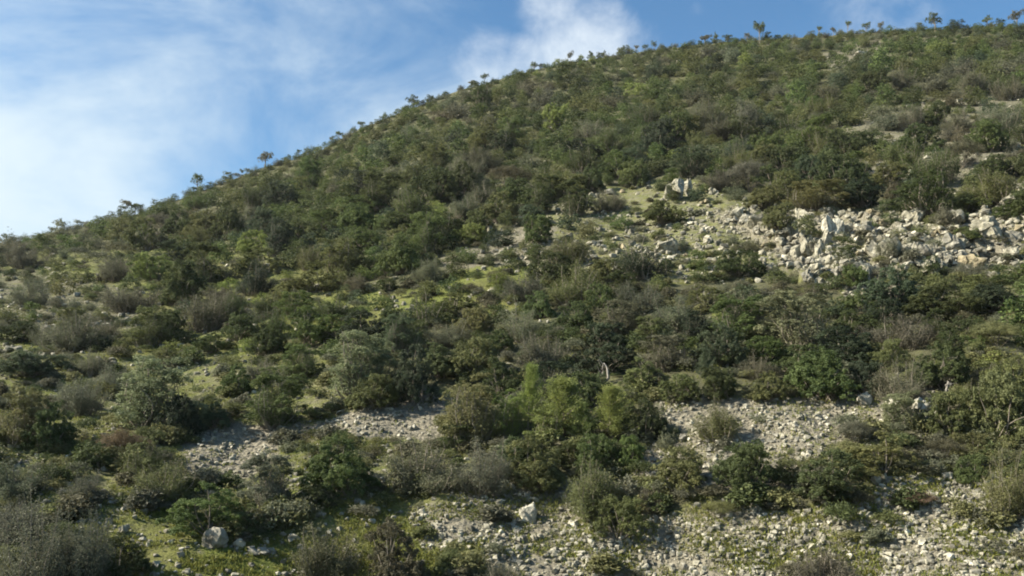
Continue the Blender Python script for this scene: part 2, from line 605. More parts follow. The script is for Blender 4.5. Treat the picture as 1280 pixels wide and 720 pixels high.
def species_conifer(g, n, k=1.0):
    P, Dr, T = [], [], []
    lean = g.uniform(-.1, .1)
    st = [(bend((0, 0, -.05), (g.normal(0, .05), g.normal(0, .05), .99), g, .015, 8), .022, .003)]
    nw = 62
    per = max(6, n // nw)
    for i in range(nw):
        z = .08 + .9 * (i / nw) ** .9
        a = i * 2.4 + g.uniform(-.4, .4)
        ln = (.46 * (1 - z) ** .75 + .05) * g.uniform(.35, 1.25)
        b0 = np.array([0, 0, z])
        b1 = np.array([ln * math.cos(a), ln * math.sin(a), z + ln * .45])
        tt = g.uniform(.1, 1, per)
        P.append(b0 + (b1 - b0) * tt[:, None] + g.normal(0, 1, (per, 3)) * (.022 + .03 * (1 - tt[:, None])))
        Dr.append(np.repeat((unit(b1 - b0) + [0, 0, .5])[None], per, 0))
        T.append(np.clip(g.normal(.45, .12) + g.normal(0, .1, per), 0, 1))
        if i % 3 == 0:
            st.append((np.stack([b0, (b0 + b1) / 2, b1]), .006, .002))
    return leaves_at(g, np.concatenate(P), np.concatenate(Dr), .055 * k, .02 * k, .55), np.concatenate(T), st


def species_tree(g, n, k=1.0, lean=0.0, flat=False):
    """A small tree of the ridge: bare trunk, a few limbs, open clumps of leaves."""
    tip = np.array([lean, 0, .62])
    st = [(bend((0, 0, -.08), tip, g, .03, 7), .035, .016)]
    L = []
    nl = g.integers(6, 9)
    for i in range(nl):
        a = i * 2.4 + g.uniform(-.4, .4)
        rr = .34 * math.sqrt((i + .5) / nl)
        z = g.uniform(.55, .9) - rr * .3 if not flat else g.uniform(.72, .86)
        c = np.array([lean + rr * math.cos(a), rr * math.sin(a), z])
        r = g.uniform(.1, .17) if not flat else g.uniform(.09, .13)
        L.append((c, r))
        f = g.uniform(.55, .95)
        st.append((bend(np.array([0, 0, 0]) + tip * f, c, g, .02, 4), .014, .005))
    Lv, T = lobes_crown(g, L, 18, n, .05 * k, .03 * k, .8, -.6, .05)
    return Lv, T, st


def normalise(Lv, T, st, w=1.0):
    """Unit width and unit height, centred on the base."""
    P = Lv.reshape(-1, 3)
    sx = np.percentile(np.abs(P[:, :2]), 98.5) * 2
    sz = np.percentile(P[:, 2], 99.3)
    S = np.array([1 / sx, 1 / sx, 1 / sz])
    return Lv * S, T, [(np.asarray(p) * S, a / sx, b / sx) for p, a, b in st]


def quads_of(Lv):
    return np.arange(len(Lv) * 4).reshape(-1, 4)


GEN = {
    'dense': lambda g, n, k: species_dense(g, n, k),
    'twig': lambda g, n, k: species_twig(g, n, k),
    'feather': lambda g, n, k: species_feather(g, n, k),
    'heath': lambda g, n, k: species_heath(g, n, k),
    'conifer': lambda g, n, k: species_conifer(g, n, k),
    'tree': lambda g, n, k: species_tree(g, n, k),
    'lean': lambda g, n, k: species_tree(g, n, k, .28, True),
}
COUNT = {'dense': (10, 24000), 'twig': (8, 15000), 'feather': (6, 16000), 'heath': (4, 12000), 'conifer': (3, 9000), 'tree': (5, 1500), 'lean': (2, 1200)}
PROTO, PROTO_LOD = {}, {}
for sp, (nv, nl) in COUNT.items():
    PROTO[sp] = []
    for v in range(nv):
        g = np.random.default_rng(hash_seed := (sum(map(ord, sp)) * 31 + v * 7 + 1))
        Lv, T, st = normalise(*GEN[sp](g, nl, 0.62 if sp not in ('tree', 'lean') else 1.0))
        crown = mesh_from(sp + "_crown", Lv.reshape(-1, 3), quads_of(Lv), None, M_LEAF, False, {'tint': np.repeat(T, 4)})
        sv, sq = tubes(st)
        stems = mesh_from(sp + "_stems", sv, sq, None, M_STEM, True)
        PROTO[sp].append((crown, stems))
    PROTO_LOD[sp] = []
    for v in range(9):
        g = np.random.default_rng(900 + sum(map(ord, sp)) + v)
        Lv, T, st = normalise(*GEN[sp](g, 1700, 1.5))
        PROTO_LOD[sp].append((Lv, T))

# ------------------------------------------------------------------ colours of the foliage
FC = {
    'dark': ((.078, .096, .036), 'dark green'),
    'deep': ((.046, .060, .032), 'blackish green'),
    'olive': ((.130, .142, .054), 'olive green'),
    'green': ((.102, .134, .044), 'mid green'),
    'bright': ((.190, .222, .066), 'bright yellow-green'),
    'grey': ((.140, .148, .090), 'grey-green'),
    'pale': ((.195, .210, .115), 'pale grey-green'),
    'brown': ((.112, .106, .062), 'brownish'),
    'blue': ((.080, .104, .056), 'bluish green'),
    'rust': ((.140, .108, .062), 'reddish brown'),
    'drab': ((.122, .121, .080), 'grey-brown'),
    'tan': ((.155, .155, .066), 'yellowish olive'),
}
LOOK = {'dense': 'leafy', 'twig': 'twiggy', 'feather': 'feathery', 'heath': 'low', 'conifer': 'conical'}

# ------------------------------------------------------------------ bushes placed one by one: x, y of the foot, width, height, species, colour, phrase
HAND = [
    (105, 738, 90, 112, 'twig', 'grey', None), (18, 690, 90, 80, 'twig', 'drab', None),
    (40, 748, 130, 138, 'twig', 'drab', 'the big mound in the corner'),
    (150, 722, 90, 66, 'dense', 'dark', None), (262, 668, 125, 78, 'dense', 'green', 'the bush behind the grey boulder'),
    (305, 664, 60, 44, 'dense', 'dark', None),
    (190, 535, 112, 112, 'feather', 'pale', 'the tall pale feathery bush'), (182, 602, 62, 84, 'feather', 'olive', None),
    (228, 545, 72, 62, 'dense', 'deep', None), (292, 492, 50, 46, 'dense', 'green', None), (270, 535, 70, 40, 'dense', 'blue', None),
    (348, 532, 95, 84, 'feather', 'green', None), (455, 492, 100, 98, 'feather', 'pale', 'the pale half-and-half bush'),
    (520, 500, 88, 84, 'dense', 'deep', 'the black-green tall bush'),
    (468, 508, 72, 50, 'dense', 'olive', None), (430, 614, 104, 84, 'dense', 'green', 'the bush beside the gravel patch'),
    (395, 634, 62, 36, 'dense', 'dark', None), (330, 634, 78, 84, 'feather', 'grey', None), (530, 612, 118, 80, 'twig', 'grey', 'the bush below the scree tongue'),
    (410, 722, 92, 78, 'twig', 'brown', None), (488, 738, 104, 104, 'dense', 'brown', 'the tall brownish bush'),
    (565, 714, 58, 38, 'dense', 'olive', None), (625, 742, 84, 48, 'twig', 'drab', None),
    (150, 572, 74, 46, 'heath', 'rust', None), (205, 622, 92, 54, 'twig', 'olive', None), (120, 585, 60, 42, 'dense', 'dark', None),
    (60, 560, 90, 70, 'dense', 'dark', None), (22, 555, 80, 90, 'feather', 'olive', None), (95, 520, 80, 55, 'twig', 'grey', None),
    (110, 630, 70, 50, 'twig', 'drab', None), (20, 620, 90, 60, 'twig', 'grey', None),
    (630, 542, 60, 70, 'feather', 'bright', None), (728, 552, 44, 62, 'conifer', 'green', None), (682, 556, 60, 56, 'feather', 'bright', None),
    (660, 540, 44, 106, 'conifer', 'bright', 'the slender bright conical tree'), (704, 545, 84, 92, 'conifer', 'bright', None),
    (766, 550, 70, 84, 'conifer', 'bright', None), (594, 546, 100, 96, 'feather', 'tan', 'the yellowish feathery bush'),
    (806, 546, 80, 58, 'dense', 'dark', None), (600, 614, 92, 76, 'twig', 'grey', None), (668, 606, 100, 74, 'dense', 'olive', None),
    (640, 586, 80, 50, 'dense', 'dark', None), (742, 592, 80, 62, 'dense', 'green', None), (715, 584, 70, 40, 'dense', 'dark', None), (790, 580, 60, 45, 'dense', 'green', None),
    (742, 642, 104, 80, 'twig', 'olive', 'the upper paired scree bush'), (772, 670, 98, 60, 'dense', 'olive', 'the lower paired scree bush'),
    (850, 614, 84, 68, 'dense', 'olive', None), (932, 610, 100, 72, 'dense', 'dark', None), (1040, 622, 116, 74, 'dense', 'dark', 'the broad dark bush on the scree'),
    (905, 548, 88, 54, 'twig', 'olive', None), (985, 600, 66, 46, 'dense', 'olive', None), (1105, 594, 116, 66, 'dense', 'olive', None),
    (1190, 548, 92, 74, 'dense', 'olive', None), (1278, 520, 100, 84, 'dense', 'olive', None),
    (1245, 552, 104, 104, 'dense', 'tan', 'the big terrace-end bush'), (1258, 642, 110, 92, 'twig', 'tan', 'the tall scree-end bush'),
    (1145, 634, 62, 28, 'heath', 'rust', 'the rusty shrub on the scree'), (1215, 600, 48, 40, 'dense', 'green', None),
    (900, 644, 54, 26, 'heath', 'olive', None), (1042, 740, 116, 64, 'twig', 'drab', 'the bush at the scree foot'), (1075, 634, 50, 28, 'heath', 'brown', None),
    (850, 502, 62, 44, 'dense', 'olive', None), (905, 498, 72, 50, 'dense', 'dark', None), (962, 500, 62, 46, 'dense', 'olive', None),
    (1035, 498, 112, 76, 'dense', 'green', 'the big green terrace bush'), (1085, 494, 60, 56, 'dense', 'deep', None),
    (1130, 502, 92, 60, 'twig', 'grey', None), (1180, 484, 84, 72, 'dense', 'dark', None),
    (690, 462, 92, 56, 'twig', 'grey', None), (762, 468, 92, 60, 'dense', 'deep', None), (830, 462, 80, 56, 'feather', 'grey', None),
    (900, 455, 92, 60, 'dense', 'blue', None), (882, 474, 32, 50, 'conifer', 'blue', 'the little bluish conical tree'), (992, 432, 122, 84, 'feather', 'pale', 'the feathery bush below the cliff'),
    (1060, 455, 92, 60, 'dense', 'deep', None), (1130, 436, 112, 50, 'twig', 'drab', None), (1180, 398, 120, 50, 'dense', 'dark', 'the wide bush below the cliff'),
    (1250, 388, 90, 44, 'dense', 'deep', None), (1245, 432, 84, 40, 'heath', 'tan', None), (1000, 470, 80, 50, 'dense', 'dark', None),
    (650, 426, 82, 52, 'twig', 'pale', None), (722, 416, 82, 50, 'dense', 'dark', None), (782, 422, 72, 60, 'feather', 'grey', None),
    (852, 412, 92, 50, 'twig', 'grey', None), (882, 386, 72, 36, 'dense', 'olive', None), (930, 402, 66, 42, 'twig', 'drab', None),
    (926, 344, 72, 42, 'dense', 'dark', 'the round bush among rocks'), (1025, 263, 88, 44, 'feather', 'tan', 'the yellowish bush above the cliff'), (1082, 258, 82, 40, 'dense', 'deep', None),
    (1205, 262, 72, 30, 'dense', 'olive', None), (1255, 275, 60, 26, 'dense', 'green', None), (1210, 300, 46, 22, 'dense', 'olive', None),
    (165, 390, 92, 38, 'twig', 'drab', 'the wide low grassy-slope bush'), (385, 367, 92, 38, 'dense', 'olive', 'the bush above the grass strip'),
    (450, 366, 42, 28, 'twig', 'brown', None), (486, 364, 42, 26, 'dense', 'dark', None), (25, 428, 64, 34, 'dense', 'dark', None),
    (40, 470, 90, 46, 'dense', 'blue', None), (282, 382, 60, 28, 'twig', 'brown', None), (265, 440, 64, 30, 'dense', 'dark', None),
    (570, 392, 66, 34, 'dense', 'olive', None), (595, 420, 62, 44, 'dense', 'tan', None), (560, 430, 60, 36, 'twig', 'grey', None), (625, 362, 40, 26, 'feather', 'bright', None),
    (545, 470, 90, 50, 'dense', 'dark', None), (590, 470, 80, 60, 'dense', 'olive', None), (625, 495, 60, 60, 'dense', 'dark', None),
    (375, 470, 74, 52, 'feather', 'green', None), (115, 470, 76, 40, 'twig', 'grey', None), (330, 475, 60, 36, 'twig', 'grey', None),
]

items = []          # every bush: dict(px, py, w, h (metres), P, sp, col, ph)
hx = np.array([h[0] for h in HAND], float)
hy = np.array([h[1] for h in HAND], float)
HPTS = ground(hx, hy)
for h, P in zip(HAND, HPTS):
    dep = to_pixel(P)[2] * .82
    items.append(dict(px=h[0], py=h[1], wp=h[2], hp=h[3], w=h[2] * dep / F, h=h[3] * dep / F, P=P, sp=h[4], col=h[5], ph=h[6], hand=True))

# ------------------------------------------------------------------ the rest of the bushes
CELL = 40
grid = {}


def near(px, py, wp, k):
    for i in range(int((px - 110) // CELL), int((px + 110) // CELL) + 1):
        for j in range(int((py - 90) // CELL), int((py + 90) // CELL) + 1):
            for qx, qy, qw in grid.get((i, j), ()):
                s = (wp + qw) * 0.5 * k
                if (px - qx) ** 2 + ((py - qy) * 1.75) ** 2 < s * s:
                    return True
    return False


def put(px, py, wp):
    grid.setdefault((int(px // CELL), int(py // CELL)), []).append((px, py, wp))


KEEP = [(q['px'], q['py'], q['wp'], q['hp']) for q in items if q['ph'] or q['sp'] == 'conifer']
for it in items:
    put(it['px'], it['py'] - it['hp'] * .22, it['wp'])
_cx, _cy = np.meshgrid(np.arange(-200, 1500, 3.0), np.arange(-100, 900, 3.0), indexing='ij')
COVER = zone_values(_cx, _cy)[0]


def tcov_at(x, y):
    return COVER[int(np.clip((x + 200) / 3, 0, COVER.shape[0] - 1)), int(np.clip((y + 100) / 3, 0, COVER.shape[1] - 1))]


NT = 60000
tx = rng.uniform(-60, 1340, NT)
ty = np.where(rng.random(NT) < .6, rng.uniform(20, 330, NT), rng.uniform(330, 715, NT))
sky_y = np.interp(tx, SKY[:, 0], SKY[:, 1])
keep = ty > sky_y - 1
tx, ty = tx[keep], ty[keep]
TP = ground(tx, ty)
_, _, tdep = to_pixel(TP)
tcov = zone_values(tx, ty)[0]
tpatch = fbm(TP[:, 0] / 9, TP[:, 1] / 9, 3, 123)
tpatch2 = fbm(TP[:, 0] / 14, TP[:, 1] / 14, 2, 223)
size = np.clip(rng.lognormal(math.log(1.5), .36, len(tx)), .6, 3.2)
order = np.argsort(-size + rng.normal(0, .7, len(tx)))
for i in order:
    px, py, c = tx[i], ty[i], tcov[i]
    if py > 440 and c > .6:
        c = .6
    if rng.random() > c or to_pixel(TP[i])[1] > py + 6:
        continue
    w = min(size[i], 2.3 if py > 430 else 9) * (0.8 if c < .6 else 1.0)
    gap = py - np.interp(px, SKY[:, 0], SKY[:, 1])
    if gap < 14:
        w = min(w * .9, 1.6)
    elif py < 300:
        w *= 1.1
    wp = w * F / tdep[i]
    if near(px, py - wp * .12, wp, (.53 if py < 320 else .6) if c > .8 else .74):
        continue
    if py > 215 and rng.random() < (.9 if py < 400 else .97) and any(
            tcov_at(px + a * wp, py - b * wp) < .3 for a, b in ((0, .3), (0, .62), (-.38, .3), (.38, .3))):
        continue
    if any(py > hy_ and abs(px - hx_) < .42 * (wp + hw_) and py - wp * .7 < hy_ - hh_ * .3 for hx_, hy_, hw_, hh_ in KEEP):
        continue
    put(px, py - wp * .12, wp)
    q = tpatch[i] * 1.35 + rng.normal(0, .16)
    p2 = tpatch2[i] + rng.normal(0, .2)
    if py > 470 or px < 140:
        pal = ['dark', 'olive', 'grey', 'drab', 'green', 'deep', 'brown', 'pale']
        pr = [.18, .2, .2, .14, .1, .06, .07, .05]
    elif q > .12:
        pal, pr = ['green', 'dark', 'olive', 'bright', 'blue', 'deep'], [.36, .26, .16, .05, .09, .08]
    elif q < -.22:
        pal, pr = ['drab', 'grey', 'brown', 'olive', 'dark'], [.13, .24, .1, .29, .24]
    else:
        pal, pr = ['dark', 'olive', 'green', 'grey', 'blue', 'brown', 'tan', 'deep'], [.27, .27, .17, .1, .07, .03, .02, .07]
    col = pal[rng.choice(len(pal), p=np.array(pr) / sum(pr))]
    sp = {'drab': 'twig', 'brown': 'twig', 'grey': 'twig', 'pale': 'feather', 'bright': 'dense', 'rust': 'heath'}.get(col)
    if sp is None:
        sp = ('dense', 'dense', 'dense', 'feather', 'twig')[int(rng.integers(0, 5))]
    if col in ('drab', 'brown') and rng.random() < .35:
        sp = 'heath'
    asp = {'dense': .66, 'twig': .62, 'feather': .85, 'heath': .5}[sp] * rng.uniform(.8, 1.2)
    if 14 < gap and py < 330 and rng.random() < .3:
        asp *= 1.25
    items.append(dict(px=px, py=py, wp=wp, hp=wp * asp, w=w, h=w * asp, P=TP[i], sp=sp, col=col, ph=None, hand=False))

# ------------------------------------------------------------------ ridge trees: x, y of the foot, width, height, species, phrase, colour
RIDGE = [
    (152, 266, 23, 21, 'lean', 'the flat-topped ridge tree', 'open flat-topped leaning tree low on the skyline ridge'),
    (170, 264, 17, 15, 'tree', None, 'short dense tree just uphill of the flat-topped leaning tree on the skyline'),
    (76, 290, 11, 17, 'tree', None, 'thin upright tree lowest on the skyline at the far end of the ridge'),
    (64, 292, 9, 10, 'tree', None, 'tiny tree beside the lowest upright tree on the skyline'),
    (246, 236, 16, 23, 'tree', 'the stout ridge tree', 'stout tree rising from a shrub low on the skyline ridge'),
    (302, 218, 6, 9, 'tree', None, 'tiny single tree standing alone halfway along the lower skyline'),
    (331, 210, 20, 19, 'tree', 'the bushy pale ridge tree', 'bushy pale tree standing on the lower skyline ridge'),
    (376, 192, 11, 11, 'lean', None, 'small leaning tree just uphill of the bushy pale ridge tree'),
    (424, 162, 11, 11, 'tree', None, 'tuft-topped small tree, upper of a pair on the steep skyline'),
    (416, 168, 9, 9, 'lean', None, 'leaning small tree, lower of a pair on the steep skyline'),
    (451, 156, 11, 9, 'tree', None, 'small dark round tree on the steep skyline above the leaning pair'),
    (516, 136, 18, 15, 'tree', 'the broad dark ridge tree', 'broad dark tree midway along the rising skyline'),
    (590, 106, 11, 10, 'tree', None, 'small dark tree, lower of two where the skyline begins to flatten'),
    (606, 102, 11, 13, 'tree', 'the upright dark ridge tree', 'upright dark tree, taller of two where the skyline begins to flatten'),
    (668, 86, 12, 10, 'tree', None, 'spreading low tree on the skyline under the brightest cloud'),
    (713, 77, 10, 13, 'tree', 'the tuft-topped ridge tree', 'tuft-topped tree on the skyline against the white cloud'),
    (739, 73, 6, 12, 'tree', None, 'thin tree on bare stem beside the tuft-topped skyline tree'),
    (755, 72, 6, 10, 'tree', None, 'thin short tree at the end of the white cloud on the skyline'),
    (793, 64, 11, 9, 'lean', None, 'low leaning tree on the skyline past the white cloud'),
    (807, 63, 8, 9, 'tree', None, 'small round tree next to the low leaning tree on the skyline'),
    (818, 61, 8, 12, 'tree', 'the slim ridge tree', 'slim upright tree on the skyline beside two lower trees'),
    (882, 54, 16, 12, 'tree', None, 'wide bushy tree on the skyline below clear blue sky'),
    (895, 52, 5, 14, 'tree', None, 'very thin tall tree between two bushy trees on the skyline'),
    (909, 52, 13, 9, 'tree', None, 'low two-headed tree near the tall lone skyline tree'),
    (934, 52, 9, 10, 'tree', None, 'small tree right beside the tall lone skyline tree'),
    (950, 53, 18, 27, 'tree', 'the tallest skyline tree', 'tallest tree on the skyline, dark rounded crown on bare trunk'),
    (1022, 45, 11, 13, 'lean', None, 'faint thin leaning tree on the skyline past the tallest tree'),
    (1042, 43, 9, 11, 'tree', None, 'small dark rounded tree left of the bent thin tree on skyline'),
    (1058, 42, 12, 16, 'lean', None, 'bent thin tree leaning clearly over the upper skyline'),
    (1083, 38, 11, 13, 'tree', None, 'lower tree of a close pair on the upper skyline'),
    (1101, 37, 8, 14, 'tree', None, 'slimmer tree of a close pair on the upper skyline'),
    (1168, 33, 20, 20, 'tree', 'the round upper ridge tree', 'big dense round tree on the upper skyline'),
    (1234, 30, 13, 16, 'tree', None, 'pale rounded tree on the skyline near the end of the ridge'),
    (1272, 30, 20, 20, 'tree', None, 'spreading dark tree at the highest end of the skyline'),
]
anchors = []       # (phrase, px, py)


def add_tree(P, w, h, rot, sp, v, colr, label, group, name='tree'):
    root = bpy.data.objects.new(name, None)
    COL.objects.link(root)
    root.location = P
    root.rotation_euler = (0, 0, rot)
    root.scale = (w, w, h)
    root['label'], root['category'], root['group'] = label, name.split('_')[-1], group
    cr, st = PROTO[sp][v % len(PROTO[sp])]
    c = link('crown', cr, root)
    c.color = tuple(colr) + (1,)
    link('trunk', st, root)
    return root


rp = ground([r[0] for r in RIDGE], [r[1] for r in RIDGE])
for k, (r, P) in enumerate(zip(RIDGE, rp)):
    dep = to_pixel(P)[2]
    base = np.array(FC['dark' if k % 3 else 'brown'][0]) * (1.2 if k % 2 else 1.5)
    add_tree(P - [0, 0, .1], r[2] * dep / F * .95, r[3] * dep / F * 1.12, (0.2 if r[4] == 'tree' else (math.pi if k % 2 else 0.1)) + .9 * (r[4] == 'tree') * k,
             r[4], k, base, r[6], 'trees along the skyline', 'ridge_tree')
    if r[5]:
        anchors.append((r[5], r[0], r[1]))

# ------------------------------------------------------------------ rocks
def rock_mesh(g, kind, fine=True):
    """An angular broken rock: a few cracked blocks grown together, roughened."""
    sc = np.array({'block': (1, .8, .72), 'slab': (1, .75, .34), 'round': (1, .72, .62), 'spike': (.6, .55, 1)}[kind])
    nb = 1 if not fine or kind == 'round' else {'block': 5, 'slab': 3, 'spike': 4}[kind]
    Vs, Ts, off = [], [], 0
    for b in range(nb):
        n = 40 if kind == 'round' else int(g.integers(12, 17))
        p = unit(g.normal(0, 1, (n, 3))) * g.uniform(.8, 1.0, (n, 1))
        p = np.sign(p) * np.abs(p) ** (.62 if kind != 'round' else 1.0) * sc
        if b or nb > 1:
            k = .72 if b == 0 else g.uniform(.35, .62)
            m = np.array(Matrix.Rotation(g.normal(0, .5), 3, 'Z') @ Matrix.Rotation(g.normal(0, .35), 3, 'X'))
            p = (p * k * g.uniform(.8, 1.2, 3)) @ m.T + (0 if b == 0 else 1) * g.uniform(-.55, .55, 3) * sc * [1, 1, .8]
        bm = bmesh.new()
        for q in p:
            bm.verts.new(q)
        bmesh.ops.convex_hull(bm, input=bm.verts)
        bmesh.ops.delete(bm, geom=[v for v in bm.verts if not v.link_faces], context='VERTS')
        if fine:
            for it in range(2):
                bmesh.ops.triangulate(bm, faces=bm.faces[:])
                bmesh.ops.subdivide_edges(bm, edges=bm.edges[:], cuts=1 if it else 2, use_grid_fill=True)
            bmesh.ops.triangulate(bm, faces=bm.faces[:])
            C = np.array([v.co[:] for v in bm.verts])
            s0 = float(g.uniform(0, 50))
            a = fbm(C[:, 0] * 2.4 + C[:, 2] * 1.3 + s0, C[:, 1] * 2.4 - C[:, 2] * 1.7, 4, int(n))
            f = fbm(C[:, 0] * 7 + C[:, 2] * 4 + s0, C[:, 1] * 7 - C[:, 2] * 6, 3, 5)
            rough = .1 if kind == 'round' else .2
            C = C * (1 + a * rough + f * rough * .7)[:, None]
        else:
            bmesh.ops.triangulate(bm, faces=bm.faces[:])
            C = np.array([v.co[:] for v in bm.verts])
        bm.verts.index_update()
        Vs.append(C)
        Ts.append(np.array([[v.index for v in f.verts] for f in bm.faces]) + off)
        off += len(C)
        bm.free()
    V, T = np.concatenate(Vs), np.concatenate(Ts)
    lo, hi = V.min(0), V.max(0)
    V = (V - (lo + hi) / 2) / np.array([hi[0] - lo[0], hi[0] - lo[0], hi[2] - lo[2]])
    V[:, 2] += .5 - .22
    return V, T


RK = {}
for kd, nv in (('block', 9), ('slab', 6), ('round', 3), ('spike', 5)):
    RK[kd] = []
    for v in range(nv):
        V, T = rock_mesh(np.random.default_rng(50 + v * 3 + len(kd)), kd)
        RK[kd].append(mesh_from(kd + "_rock", V, None, T, M_ROCK, False))
LODR = []
for v in range(14):
    kd = ('block', 'block', 'slab', 'slab', 'round')[v % 5]
    g = np.random.default_rng(150 + v)
    LODR.append(rock_mesh(g, kd, False))
RC = {'pale': (.34, .325, .265), 'grey': (.26, .25, .215), 'ochre': (.33, .285, .195), 'white': (.47, .45, .38)}
RLOOK = {'block': 'blocky', 'slab': 'flat', 'round': 'rounded', 'spike': 'upright'}

rocks = []
RHAND = [   # x, y of the foot, width, height, shape, colour, tilt, phrase, label
    (269, 681, 34, 20, 'round', 'grey', 0, 'the rounded grey boulder', 'rounded grey boulder on grass in front of a leafy bush'),
    (299, 684, 16, 10, 'round', 'pale', 0, None, None), (325, 694, 26, 9, 'slab', 'grey', 0, None, None), (337, 693, 15, 7, 'slab', 'pale', 0, None, None),
    (367, 676, 16, 8, 'slab', 'pale', 0, None, None), (155, 666, 12, 10, 'block', 'pale', 0, None, None),
    (660, 650, 22, 19, 'block', 'white', 0, 'the lone white boulder', 'lone white boulder standing out on the grassy scree'),
    (866, 594, 13, 19, 'spike', 'white', 10, 'the white stone in the bush', 'white upright stone showing in the dark heart of a bush'),
    (612, 290, 8, 11, 'spike', 'white', 0, 'the small white upright rock', 'small white upright rock between the bushes of the upper slope'),
    (842, 250, 24, 28, 'spike', 'pale', 12, 'the split pale crag', 'split pale crag, larger half, standing above the stony slope'),
    (861, 245, 12, 20, 'spike', 'pale', -6, None, 'thin pale half of the split crag above the stony slope'),
    (832, 315, 26, 18, 'block', 'pale', 0, None, None), (1087, 322, 34, 30, 'slab', 'pale', 48, 'the tilted pale slab', 'long pale slab tilted steeply in the middle of the cliff'),
    (1142, 322, 28, 20, 'block', 'grey', 8, None, None), (1186, 316, 30, 26, 'block', 'grey', 30, 'the square grey block', 'square grey block tilted in the cliff above a dark cleft'),
    (1058, 322, 26, 24, 'block', 'grey', 0, None, None), (1024, 314, 22, 36, 'spike', 'pale', 25, 'the leaning pale pinnacle', 'leaning pale pinnacle in the brightest part of the cliff'),
    (1040, 292, 28, 28, 'block', 'white', 0, None, None), (1235, 294, 32, 28, 'block', 'pale', 0, 'the block at the cliff end', 'big pale block at the cliff end with a dark gap beside it'),
    (1272, 342, 20, 9, 'slab', 'grey', 0, None, None), (985, 300, 22, 24, 'spike', 'pale', 0, None, None), (1165, 318, 14, 14, 'block', 'pale', 0, None, None),
    (1005, 320, 24, 22, 'block', 'pale', 0, None, None), (1115, 318, 24, 22, 'block', 'pale', 0, None, None), (1265, 300, 24, 20, 'block', 'grey', 0, None, None),
    (1210, 335, 34, 20, 'block', 'ochre', 0, None, None), (1075, 350, 24, 26, 'block', 'pale', 0, None, None), (1045, 350, 24, 22, 'block', 'grey', 0, None, None),
    (1085, 292, 20, 18, 'block', 'grey', 0, None, None), (1120, 295, 22, 16, 'block', 'pale', 0, None, None),
    (960, 290, 20, 18, 'block', 'pale', 0, None, None), (945, 282, 18, 12, 'slab', 'pale', 0, None, None), (1195, 275, 24, 16, 'block', 'pale', 0, None, None),
    (1080, 505, 18, 14, 'block', 'white', 0, None, None), (1116, 508, 14, 10, 'block', 'white', 0, None, None), (1150, 512, 26, 14, 'block', 'white', 0, 'the rock at the terrace edge', None),
    (1255, 233, 22, 9, 'slab', 'pale', 0, None, None), (1075, 72, 16, 6, 'slab', 'white', 0, 'the white ledge near the top', 'white flat ledge of rock among bushes near the hilltop'),
    (848, 80, 6, 6, 'block', 'white', 0, None, None), (1095, 605, 12, 10, 'block', 'white', 0, None, None), (1105, 605, 8, 12, 'spike', 'pale', 0, None, None),
    (1185, 600, 14, 9, 'slab', 'white', 0, None, None), (875, 545, 14, 10, 'block', 'white', 0, None, None), (945, 640, 12, 10, 'block', 'pale', 0, None, None),
]
pts = ground([r[0] for r in RHAND], [r[1] for r in RHAND])
for r, P in zip(RHAND, pts):
    dep = to_pixel(P)[2]
    rocks.append(dict(px=r[0], py=r[1], wp=r[2], hp=r[3] * 1.2, w=r[2] * dep / F * (1.15 if 255 < r[1] < 360 else 1), h=r[3] * 1.25 * dep / F * (1.05 if 255 < r[1] < 360 else 1), P=P, kd=r[4], col=r[5], tilt=r[6], ph=r[7], lab=r[8], rz=rng.uniform(-.4, .4)))


def scatter_rocks(poly, n, lo, hi, kinds, cols, k):
    """Larger rocks inside a zone, LO to HI pixels wide, not overlapping by more than K allows."""
    xs, ys = [p[0] for p in poly], [p[1] for p in poly]
    X, Y = rng.uniform(max(min(xs), -20), min(max(xs), 1300), n * 12), rng.uniform(min(ys), min(max(ys), 735), n * 12)
    m = inside(poly, X, Y)
    X, Y = X[m], Y[m]
    Pn = ground(X, Y)
    dp = to_pixel(Pn)[2]
    c = 0
    for x, y, P, dd in zip(X, Y, Pn, dp):
        wp = lo + (hi - lo) * rng.random() ** 2.2
        if any((x - q['px']) ** 2 + ((y - q['py']) * 1.6) ** 2 < ((wp + q['wp']) * .5 * k) ** 2 for q in rocks):
            continue
        kd = kinds[int(rng.integers(0, len(kinds)))]
        as_ = {'block': .7, 'slab': .38, 'round': .6, 'spike': 1.0}[kd] * rng.uniform(.8, 1.2)
        rocks.append(dict(px=x, py=y, wp=wp, hp=wp * as_, w=wp * dd / F, h=wp * as_ * dd / F, P=P, kd=kd, col=cols[int(rng.integers(0, len(cols)))],
                          tilt=float(rng.normal(0, 16)), ph=None, lab=None, rz=rng.uniform(0, 6.28)))
        c += 1
        if c >= n:
            break


scatter_rocks(Z_CLIFF, 100, 8, 30, ['block', 'block', 'slab', 'spike', 'block'], ['pale', 'pale', 'grey', 'grey', 'ochre', 'pale'], .58)
scatter_rocks(Z_SCREE, 62, 6.5, 14, ['block', 'slab', 'block', 'slab', 'round'], ['pale', 'white', 'grey', 'pale'], 1.6)
scatter_rocks(Z_TERR, 28, 7, 15, ['block', 'slab', 'block'], ['pale', 'white', 'grey', 'pale'], 1.3)
scatter_rocks(Z_OUT, 24, 6, 15, ['block', 'slab', 'block', 'spike'], ['pale', 'pale', 'grey', 'ochre'], 1.5)
scatter_rocks(Z_BL, 14, 7, 14, ['slab', 'round', 'block'], ['pale', 'grey'], 1.8)
scatter_rocks(Z_SCR2, 10, 6, 13, ['block', 'slab'], ['pale', 'white'], 1.4)
scatter_rocks(Z_GRAV, 8, 5, 10, ['block', 'slab'], ['grey', 'pale'], 1.4)

